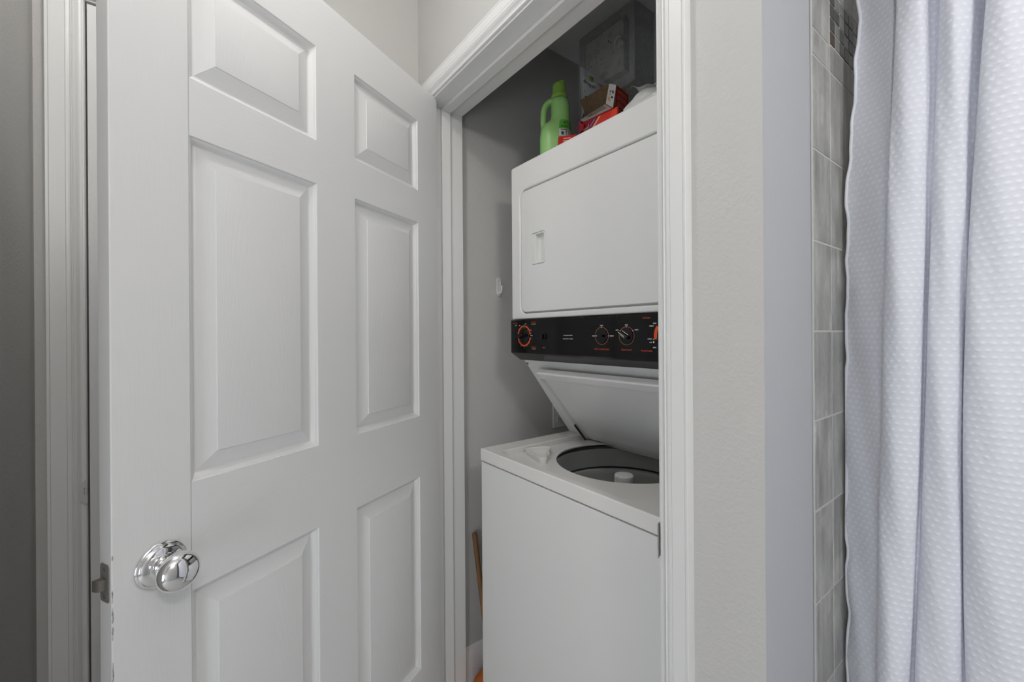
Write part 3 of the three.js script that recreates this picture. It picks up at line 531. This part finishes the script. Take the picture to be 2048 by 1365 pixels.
{ // pouch standing behind the carton, its face towards the room's right
  const g = thing('detergent_pouch', 'pale grey plastic pouch with printed label standing behind the red carton', 'pouch', [.316, DTOP, -.40], 0);
  const face = canvasTex(512, 1024, (c, w, h) => {
    c.fillStyle = '#d2d2d1'; c.fillRect(0, 0, w, h); c.fillStyle = '#e6e6e5'; c.fillRect(26, 92, 486, 900);
    c.fillStyle = '#8fa83c'; c.beginPath(); c.arc(165, 58, 34, 0, 7); c.fill(); c.fillStyle = '#5d7a1f'; c.beginPath(); c.arc(175, 52, 12, 0, 7); c.fill();
    c.fillStyle = '#d4714f'; c.beginPath(); c.moveTo(250, 84); c.lineTo(330, 60); c.lineTo(392, 98); c.fill();
    c.fillStyle = '#20263a'; c.font = 'bold 54px sans-serif'; c.fillText('dropps', 32, 152); c.font = '30px sans-serif'; c.fillText('2', 44, 246);
    c.strokeStyle = '#4a4d55'; c.lineWidth = 4; for (let k = 0; k < 9; k++) { c.beginPath(); c.arc(330, 240, 36 + k * 13, -.9, .5); c.stroke(); }
    c.strokeRect(44, 292, 110, 72); c.strokeRect(200, 292, 110, 72); c.fillStyle = '#3a3d45'; c.fillRect(56, 276, 80, 22); c.fillText('=', 164, 338); c.beginPath(); c.arc(256, 330, 22, 0, 7); c.fill();
    c.font = 'bold 24px sans-serif'; c.fillText('Instructions', 34, 416); c.font = '20px sans-serif'; for (const [t, y] of [['Open the pouch', 452], ['Add to the drum', 484], ['Start the wash', 516], ['Keep dry', 548]]) c.fillText(t, 34, y);
  });
  const nx = 16, ny = 26, pos = [], uv = [], idx = [], Wd = .158, Hh = .342;
  for (const sgn of [1, -1]) for (let j = 0; j <= ny; j++) for (let i = 0; i <= nx; i++) {
    const u = i / nx, v = j / ny, e = Math.pow(Math.sin(Math.PI * Math.min(1, u * .94 + .03)), .6) * (1 - v * v * .96) * .020;
    const wr = .0022 * Math.sin(u * 19 + v * 7) * Math.sin(v * 15 + 2 * u) * (1 - Math.pow(2 * u - 1, 8));
    const hh = Hh - .018 * u * u - .012 * Math.max(0, Math.sin(u * 9 - 1)) * u;
    pos.push(.004 + sgn * (e + .0006) + wr, v * hh, -u * Wd); uv.push(u, v);
  }
  const N = (nx + 1) * (ny + 1);
  for (let s2 = 0; s2 < 2; s2++) for (let j = 0; j < ny; j++) for (let i = 0; i < nx; i++) { const a = s2 * N + j * (nx + 1) + i, q = [a, a + 1, a + nx + 2, a, a + nx + 2, a + nx + 1]; idx.push(...(s2 ? [q[0], q[2], q[1], q[3], q[5], q[4]] : q)); }
  const G = new THREE.BufferGeometry(); G.setAttribute('position', new THREE.Float32BufferAttribute(pos, 3)); G.setAttribute('uv', new THREE.Float32BufferAttribute(uv, 2)); G.setIndex(idx); G.computeVertexNormals();
  mesh('pouch_body', G, phys({ map: face, roughness: .38, side: THREE.DoubleSide }), g);
}
{ // two small red packets leaning at the front edge
  const a = thing('red_packet', 'flat bright red packet with a tan stripe leaning in front of the carton', 'packet');
  mesh('packet_face', merge([plate([.468, DTOP + .0005, -.258], [.548, DTOP + .0005, -.258], [.562, 1.8630, -.272], [.5105, 1.8655, -.272], .006)]), M.red, a);
  mesh('stripe', plate([.4655, DTOP + .0008, -.2575], [.4735, DTOP + .0008, -.2572], [.5172, 1.8640, -.2716], [.5095, 1.8645, -.2716], .0006), std({ color: C(.62, .40, .26), roughness: .5 }), a);
  const b = thing('red_packet', 'small bright red packet standing at the right end of the carton', 'packet');
  mesh('packet_face', plate([.5505, DTOP + .0005, -.258], [.580, DTOP + .0005, -.258], [.5755, 1.8640, -.270], [.5590, 1.8615, -.270], .006), std({ color: C(.72, .05, .02), roughness: .45 }), b);
  const c = thing('red_card', 'red printed card lying in front of the green bottle', 'card');
  const tx = canvasTex(256, 128, (q, w, h) => { q.fillStyle = '#b01a12'; q.fillRect(0, 0, w, h); q.fillStyle = '#e3b0a4'; for (let y = 18; y < 110; y += 20) q.fillRect(46 + (110 - y) * .3, y, 70 + 30 * rnd(), 7); q.fillStyle = '#efe9e0'; q.fillRect(150, 66, 70, 16); q.fillStyle = '#24301f'; q.fillRect(160, 84, 60, 12); });
  mesh('card_face', plate([.372, DTOP + .0006, -.244], [.446, DTOP + .0006, -.2480], [.4430, 1.8365, -.256], [.3640, 1.8590, -.256], .0012), std({ map: tx, roughness: .5 }), c);
}
{ // crumpled white plastic bag
  const g = thing('plastic_bag', 'crumpled white plastic bag lying on the dryer beside the red carton', 'bag', [.652, DTOP, -.315], -.1);
  const s = new THREE.IcosahedronGeometry(1, 12), p = s.attributes.position;
  const ridge = (x, y, z, f, k) => 1 - Math.abs(2 * vnoise(x * f + 7 * k + z * f * .7, y * f + z * f + 3 * k, 64, 64, 90 + k) - 1);
  for (let i = 0; i < p.count; i++) {
    const n = V().fromBufferAttribute(p, i), w = .80 + .28 * ridge(n.x + 2, n.y + 2, n.z + 2, 1.7, 1) + .12 * ridge(n.x + 2, n.y + 2, n.z + 2, 3.6, 2);
    const lean = 1 - .35 * THREE.MathUtils.smoothstep(n.x, -.2, 1); p.setXYZ(i, n.x * .082 * w, Math.max(.0006, (n.y * .050 * w + .038) * lean), n.z * .045 * w);
  }
  s.computeVertexNormals(); const bag = mesh('bag_body', toCreasedNormals(mergeVertices(s.deleteAttribute('uv').deleteAttribute('normal'), 1e-6), .5), M.film, g);
  mesh('bag_fold', (() => { // the twisted top edge of the bag lying over it
    const pos = [], idx = [], nu = 24, nv = 8; for (let j = 0; j <= nv; j++) for (let i = 0; i <= nu; i++) { const u = i / nu, v = j / nv; pos.push(-.048 + .125 * u, .098 - .040 * u + .010 * Math.sin(v * Math.PI) + .004 * Math.sin(u * 17 + v * 5), .030 - .045 * v + .006 * Math.sin(u * 11)); }
    for (let j = 0; j < nv; j++) for (let i = 0; i < nu; i++) { const a = j * (nu + 1) + i; idx.push(a, a + 1, a + nu + 2, a, a + nu + 2, a + nu + 1); }
    const t = new THREE.BufferGeometry(); t.setAttribute('position', new THREE.Float32BufferAttribute(pos, 3)); t.setIndex(idx); t.computeVertexNormals(); return t; })(), phys({ color: C(.80, .80, .79), roughness: .4, side: THREE.DoubleSide }), bag);
}

// ---------------------------------------------------------------- closet: duct box with hatch, hook, outlet, plunger
{
  const g = thing('duct_box', 'dusty grey metal duct box with access hatch under the closet ceiling', 'duct box');
  mesh('box_shell', bx(.085, .357, 2.174, CEIL - .001, -.756, -.640, .004), M.duct, g);
  mesh('corner_seam', merge([bx(.350, .3585, 2.174, CEIL - .002, -.6412, -.6388, .001), bx(.3562, .3586, 2.174, CEIL - .002, -.652, -.6388, .001)]), M.duct, g);
  {
    const f = new THREE.Shape(); rr(f, .1395, .3335, 2.2095, 2.4065, .002); const fh = new THREE.Path(); rr(fh, .1412, .3318, 2.2112, 2.4048, .001); f.holes.push(fh);
    mesh('hatch_frame', ext(f, .0255, .0004).translate(0, 0, -.6405), M.duct, g);
  }
  const spots = canvasTex(512, 512, (c, w, h) => { // stained old paint with chips
    c.fillStyle = '#bdbcb8'; c.fillRect(0, 0, w, h);
    for (let k = 0; k < 900; k++) { c.fillStyle = `rgba(${rnd() < .5 ? '120,118,114' : '205,204,200'},${.10 * rnd()})`; const r = 4 + 30 * rnd(); c.beginPath(); c.ellipse(w * rnd(), h * rnd(), r, r * (.4 + .6 * rnd()), 3 * rnd(), 0, 7); c.fill(); }
    for (const [x, y, r] of [[.62, .27, 9], [.68, .33, 10], [.24, .24, 6], [.25, .29, 5], [.29, .27, 6], [.28, .40, 7], [.21, .43, 5], [.09, .44, 8], [.17, .53, 8], [.43, .52, 5], [.49, .54, 5], [.52, .53, 5], [.08, .70, 5], [.42, .61, 5], [.71, .48, 4], [.73, .53, 4]]) { c.fillStyle = 'rgba(45,43,41,.85)'; c.beginPath(); c.ellipse(x * w, y * h, r * .7, r, .2, 0, 7); c.fill(); }
    for (let k = 0; k < 26; k++) { c.fillStyle = 'rgba(60,58,55,.55)'; c.beginPath(); c.ellipse((.05 + .9 * rnd()) * w, (.2 + .6 * rnd()) * h, 2.5, 3.5, 0, 0, 7); c.fill(); }
  });
  const dg = bx(.1435, .3295, 2.2135, 2.4025, -.626, -.6145, .001), dp = dg.attributes.position; for (let i = 0; i < dp.count; i++) dg.attributes.uv.setXY(i, (dp.getX(i) - .1395) / .194, (dp.getY(i) - 2.2095) / .197);
  const h = mesh('hatch_door', dg, std({ map: spots, roughness: .6 }), g);
  mesh('hatch_latch', merge([tube([[.292, 2.316, -.613], [.296, 2.331, -.609], [.307, 2.338, -.607], [.320, 2.336, -.607], [.329, 2.326, -.608]], .0052, 24, 8), bx(.309, .330, 2.312, 2.322, -.616, -.609, .002)]), M.duct, h);
  mesh('hatch_hinge', new THREE.CylinderGeometry(.0035, .0035, .022, 12).translate(.1385, 2.385, -.617), M.duct, g);
  mesh('hatch_hinge_001', new THREE.CylinderGeometry(.0035, .0035, .022, 12).translate(.1385, 2.235, -.617), M.duct, g);
}
{
  const g = thing('wall_hook', 'small white adhesive hook on the closet side wall', 'hook', [-.03, 1.4085, -.3085]);
  const s = new THREE.Shape(); rr(s, -.0095, .0095, 0, .070, .009); const q = new THREE.Path(); rr(q, -.0055, .0055, .022, .058, .005); s.holes.push(q);
  mesh('hook_plate', merge([ext(s, .0042, .001, 3).rotateY(Math.PI / 2), bx(0, .0018, .018, .06, -.007, .007)]), M.plasticWhite, g);
  mesh('hook_prong', merge([tube([[.003, .016, 0], [.010, .010, 0], [.017, .012, 0], [.021, .022, 0], [.0225, .034, 0]], .0035, 24, 10), new THREE.SphereGeometry(.0035, 10, 8).translate(.0225, .034, 0)]), M.plasticWhite, g);
}
{
  const g = thing('outlet', 'white electrical outlet plate low on the closet side wall', 'outlet', [-.03, .861, -.619]);
  const s = new THREE.Shape(); rr(s, -.036, .036, 0, .116, .004);
  const pl = mesh('outlet_plate', ext(s, .006, .002, 3).rotateY(Math.PI / 2), M.plasticWhite, g);
  for (const y of [.038, .078]) {
    const r = mesh('receptacle', bx(.005, .0075, y - .015, y + .015, -.016, .016, .001), M.plasticWhite, g);
    mesh('slot', merge([bx(.0072, .0078, y - .004, y + .006, -.008, -.006), bx(.0072, .0078, y - .004, y + .006, .006, .008), bx(.0072, .0078, y - .011, y - .007, -.002, .002)]), M.dark, r);
  }
}
{
  const g = thing('plunger', 'plunger with wooden stick and orange rubber cup beside the washer', 'plunger', [.075, 0, -.190]);
  const a = V(0, .085, 0), b = V(-.0865, .540, .010);
  const st = mesh('stick', (() => { const d = b.clone().sub(a), t = new THREE.CapsuleGeometry(.0095, d.length() - .015, 6, 20); t.applyQuaternion(new THREE.Quaternion().setFromUnitVectors(V(0, 1, 0), d.clone().normalize())); const m = a.clone().add(b).multiplyScalar(.5); return t.translate(m.x, m.y, m.z); })(), M.wood, g);
  mesh('cup', lathe([[.0, .012], [.055, .012], [.0695, .002], [.0720, .004], [.0715, .012], [.0680, .030], [.0600, .052], [.0440, .072], [.0260, .082], [.0200, .090], [.0180, .104], [.0135, .110], [.0, .110]], 40), M.rubber, g);
}

// ---------------------------------------------------------------- shower curtain
{
  const rows = [
    [1.722, [1.0700,-.318,1.0905,-.308,1.1096,-.297,1.1232,-.287,1.1275,-.284,1.1301,-.290,1.1340,-.292,1.1355,-.281,1.1341,-.272,1.1405,-.257,1.1523,-.250,1.1649,-.252,1.1716,-.266,1.1725,-.290,1.1778,-.300,1.1841,-.286,1.1849,-.268,1.1916,-.254,1.2024,-.249,1.2128,-.254,1.2193,-.268,1.2231,-.290,1.2284,-.298,1.2326,-.276,1.2327,-.258,1.2374,-.245,1.2492,-.238,1.2621,-.240,1.2763,-.250]],
    [1.309, [1.0525,-.322,1.0691,-.313,1.0870,-.303,1.1027,-.293,1.1146,-.286,1.1193,-.288,1.1227,-.287,1.1213,-.275,1.1194,-.266,1.1260,-.252,1.1394,-.245,1.1548,-.246,1.1657,-0.255,1.1673,-0.266,1.1691,-0.276,1.1731,-0.268,1.1731,-0.257,1.1785,-0.250,1.1897,-0.245,1.2008,-0.247,1.2080,-0.254,1.2101,-0.262,1.2119,-0.269,1.2130,-0.263,1.2127,-0.252,1.2181,-0.242,1.2319,-.235,1.2500,-.233,1.2709,-.242]],
    [.769, [1.0520,-.318,1.0626,-.308,1.0760,-.298,1.0912,-.288,1.1035,-.281,1.1080,-.284,1.1117,-.282,1.1110,-.270,1.1083,-.262,1.1156,-.246,1.1277,-.238,1.1416,-.240,1.1502,-0.250,1.1506,-0.264,1.1524,-0.274,1.1563,-0.268,1.1562,-0.255,1.1631,-0.244,1.1776,-0.238,1.1952,-0.239,1.2046,-0.249,1.2061,-0.258,1.2078,-0.265,1.2100,-0.259,1.2092,-0.248,1.2151,-0.239,1.2309,-.231,1.2503,-.230,1.2731,-.240]],
  ];
  const N = 29, tail = 60, more = (k, row) => { const x0 = row[2 * N - 2], x = x0 + k * .0118, z = -.262 + .026 * Math.cos((k + 1.5) * .62) * (1 + .25 * Math.sin(k * .37)) + .003 * Math.sin(k * 1.7); return [x, z]; };
  const curves = rows.map(([y, r]) => { const pts = []; for (let i = 0; i < N; i++) pts.push(V(r[2 * i], 0, -.256 + (r[2 * i + 1] + .256) * (i > 7 && r[2 * i + 1] < -.256 ? .56 : 1))); for (let k = 1; k <= tail; k++) { const [x, z] = more(k, r); pts.push(V(x, 0, z)); } return { y, c: new THREE.CatmullRomCurve3(pts, false, 'catmullrom', .5), n: pts.length }; });
  const nu = 560, nv = 110, y0 = .16, y1 = 1.965, pos = [], uv = [], idx = [];
  const at = (u, y) => { // quadratic through the three rows, held level beyond the lowest
    const q = curves.map(k => k.c.getPoint(u)), [a, b, c] = curves.map(k => k.y), yy = Math.min(1.775, Math.max(y, .55));
    const la = (yy - b) * (yy - c) / ((a - b) * (a - c)), lb = (yy - a) * (yy - c) / ((b - a) * (b - c)), lc = (yy - a) * (yy - b) / ((c - a) * (c - b));
    return V(q[0].x * la + q[1].x * lb + q[2].x * lc, y, q[0].z * la + q[1].z * lb + q[2].z * lc);
  };
  const edge = y => .0035 * Math.sin(y * 21 + 1) * Math.sin(y * 7.3) + .0016 * Math.sin(y * 53) + .0006 * Math.sin(y * 410) + .0006 * Math.sin(y * 260 + 1) - .006 * Math.exp(-Math.pow((y - .925) / .035, 2)) + .004 * Math.exp(-Math.pow((y - .875) / .03, 2));
  const grid = [];
  for (let j = 0; j <= nv; j++) {
    const y = y0 + (y1 - y0) * j / nv; let s = 0, prev = null;
    for (let i = 0; i <= nu; i++) {
      const p = at(i / nu, y), t = i / nu * (N + tail), fade = Math.exp(-t * t / 2.2);
      p.x = Math.max(1.0525, p.x + edge(y) * fade); p.z += .0022 * Math.sin(y * 9 + t * .9) + .0012 * Math.sin(y * 23 + t * 2.1);
      if (prev) s += p.distanceTo(prev); prev = p; pos.push(p.x, p.y, p.z); uv.push(s, y); if (i === 0) grid.push(p);
    }
  }
  for (let j = 0; j < nv; j++) for (let i = 0; i < nu; i++) { const a = j * (nu + 1) + i; idx.push(a, a + 1, a + nu + 2, a, a + nu + 2, a + nu + 1); }
  const g = new THREE.BufferGeometry(); g.setAttribute('position', new THREE.Float32BufferAttribute(pos, 3)); g.setAttribute('uv', new THREE.Float32BufferAttribute(uv, 2)); g.setIndex(idx); g.computeVertexNormals();
  const cur = thing('shower_curtain', 'pale blue-white waffle weave shower curtain hanging in deep folds beside the tiled wall', 'curtain');
  mesh('curtain_cloth', g, M.curtain, cur);
  mesh('hem', tube(grid.map(p => V(p.x + .001, p.y, p.z + .001)), .0026, 220, 8), M.hem, cur);
  for (let k = 0; k < 7; k++) mesh(k ? `ring_00${k}` : 'ring', new THREE.TorusGeometry(.026, .002, 8, 24).rotateY(Math.PI / 2).translate(1.10 + k * .13, 1.975, -.27), M.steel, cur);
  const rod = thing('curtain_rod', 'steel shower curtain rod above the tub opening', 'rod');
  mesh('rod_tube', new THREE.CylinderGeometry(.0125, .0125, 1.52, 24).rotateZ(Math.PI / 2).translate(1.809, 1.985, -.27), M.steel, rod);
  mesh('flange', lathe([[0, 0], [.03, 0], [.03, .004], [.016, .012], [.016, .02]], 24).rotateZ(-Math.PI / 2).translate(1.049, 1.985, -.27), M.steel, rod);
  mesh('flange_001', lathe([[0, 0], [.03, 0], [.03, .004], [.016, .012], [.016, .02]], 24).rotateZ(Math.PI / 2).translate(2.57, 1.985, -.27), M.steel, rod);
}

// ---------------------------------------------------------------- lamps
{
  const [x, y, z] = LIGHT.ceiling.p, glow = std({ color: C(.8, .8, .78), emissive: C(...LIGHT.ceiling.c), emissiveIntensity: 1.5, roughness: .5 });
  const g = thing('ceiling_light', 'round white flush ceiling light with a glowing glass bowl', 'ceiling light', [x, CEIL, z]);
  mesh('base_plate', lathe([[0, 0], [.075, 0], [.075, -.012], [.06, -.02], [0, -.02]], 40), M.trim, g);
  mesh('glass_bulb', new THREE.SphereGeometry(.048, 32, 20).translate(0, y - CEIL, 0), glow, g);
  const l = new THREE.PointLight(new THREE.Color(...LIGHT.ceiling.c), LIGHT.ceiling.cd, 0, 2); l.position.set(x, y, z); l.castShadow = true; l.shadow.radius = 2.4; l.name = 'ceiling_light_source'; scene.add(l);
}
{
  const g = thing('vanity_light', 'two globe vanity light with chrome bar on the right wall', 'vanity light', [2.215, 2.09, .635]);
  const glow = std({ color: C(.8, .8, .78), emissive: C(...LIGHT.vanity.c), emissiveIntensity: 1.0, roughness: .5 });
  mesh('back_bar', bx(-.03, 0, -.035, .035, -.17, .17, .006), M.steel, g);
  LIGHT.vanity.p.forEach(([x, y, z], i) => {
    const b = mesh(i ? 'globe_bulb_001' : 'globe_bulb', new THREE.SphereGeometry(.045, 28, 18).translate(x - 2.215, y - 2.09, z - .635), glow, g);
    mesh(i ? 'socket_001' : 'socket', new THREE.CylinderGeometry(.02, .024, .05, 20).rotateZ(Math.PI / 2).translate(-.05, 0, z - .635), M.steel, g);
    const l = new THREE.PointLight(new THREE.Color(...LIGHT.vanity.c), LIGHT.vanity.cd, 0, 2); l.position.set(x, y, z); l.castShadow = true; l.shadow.radius = 2.2; l.name = `vanity_bulb_source_${i}`; scene.add(l);
  });
}

renderer.render(scene, camera);
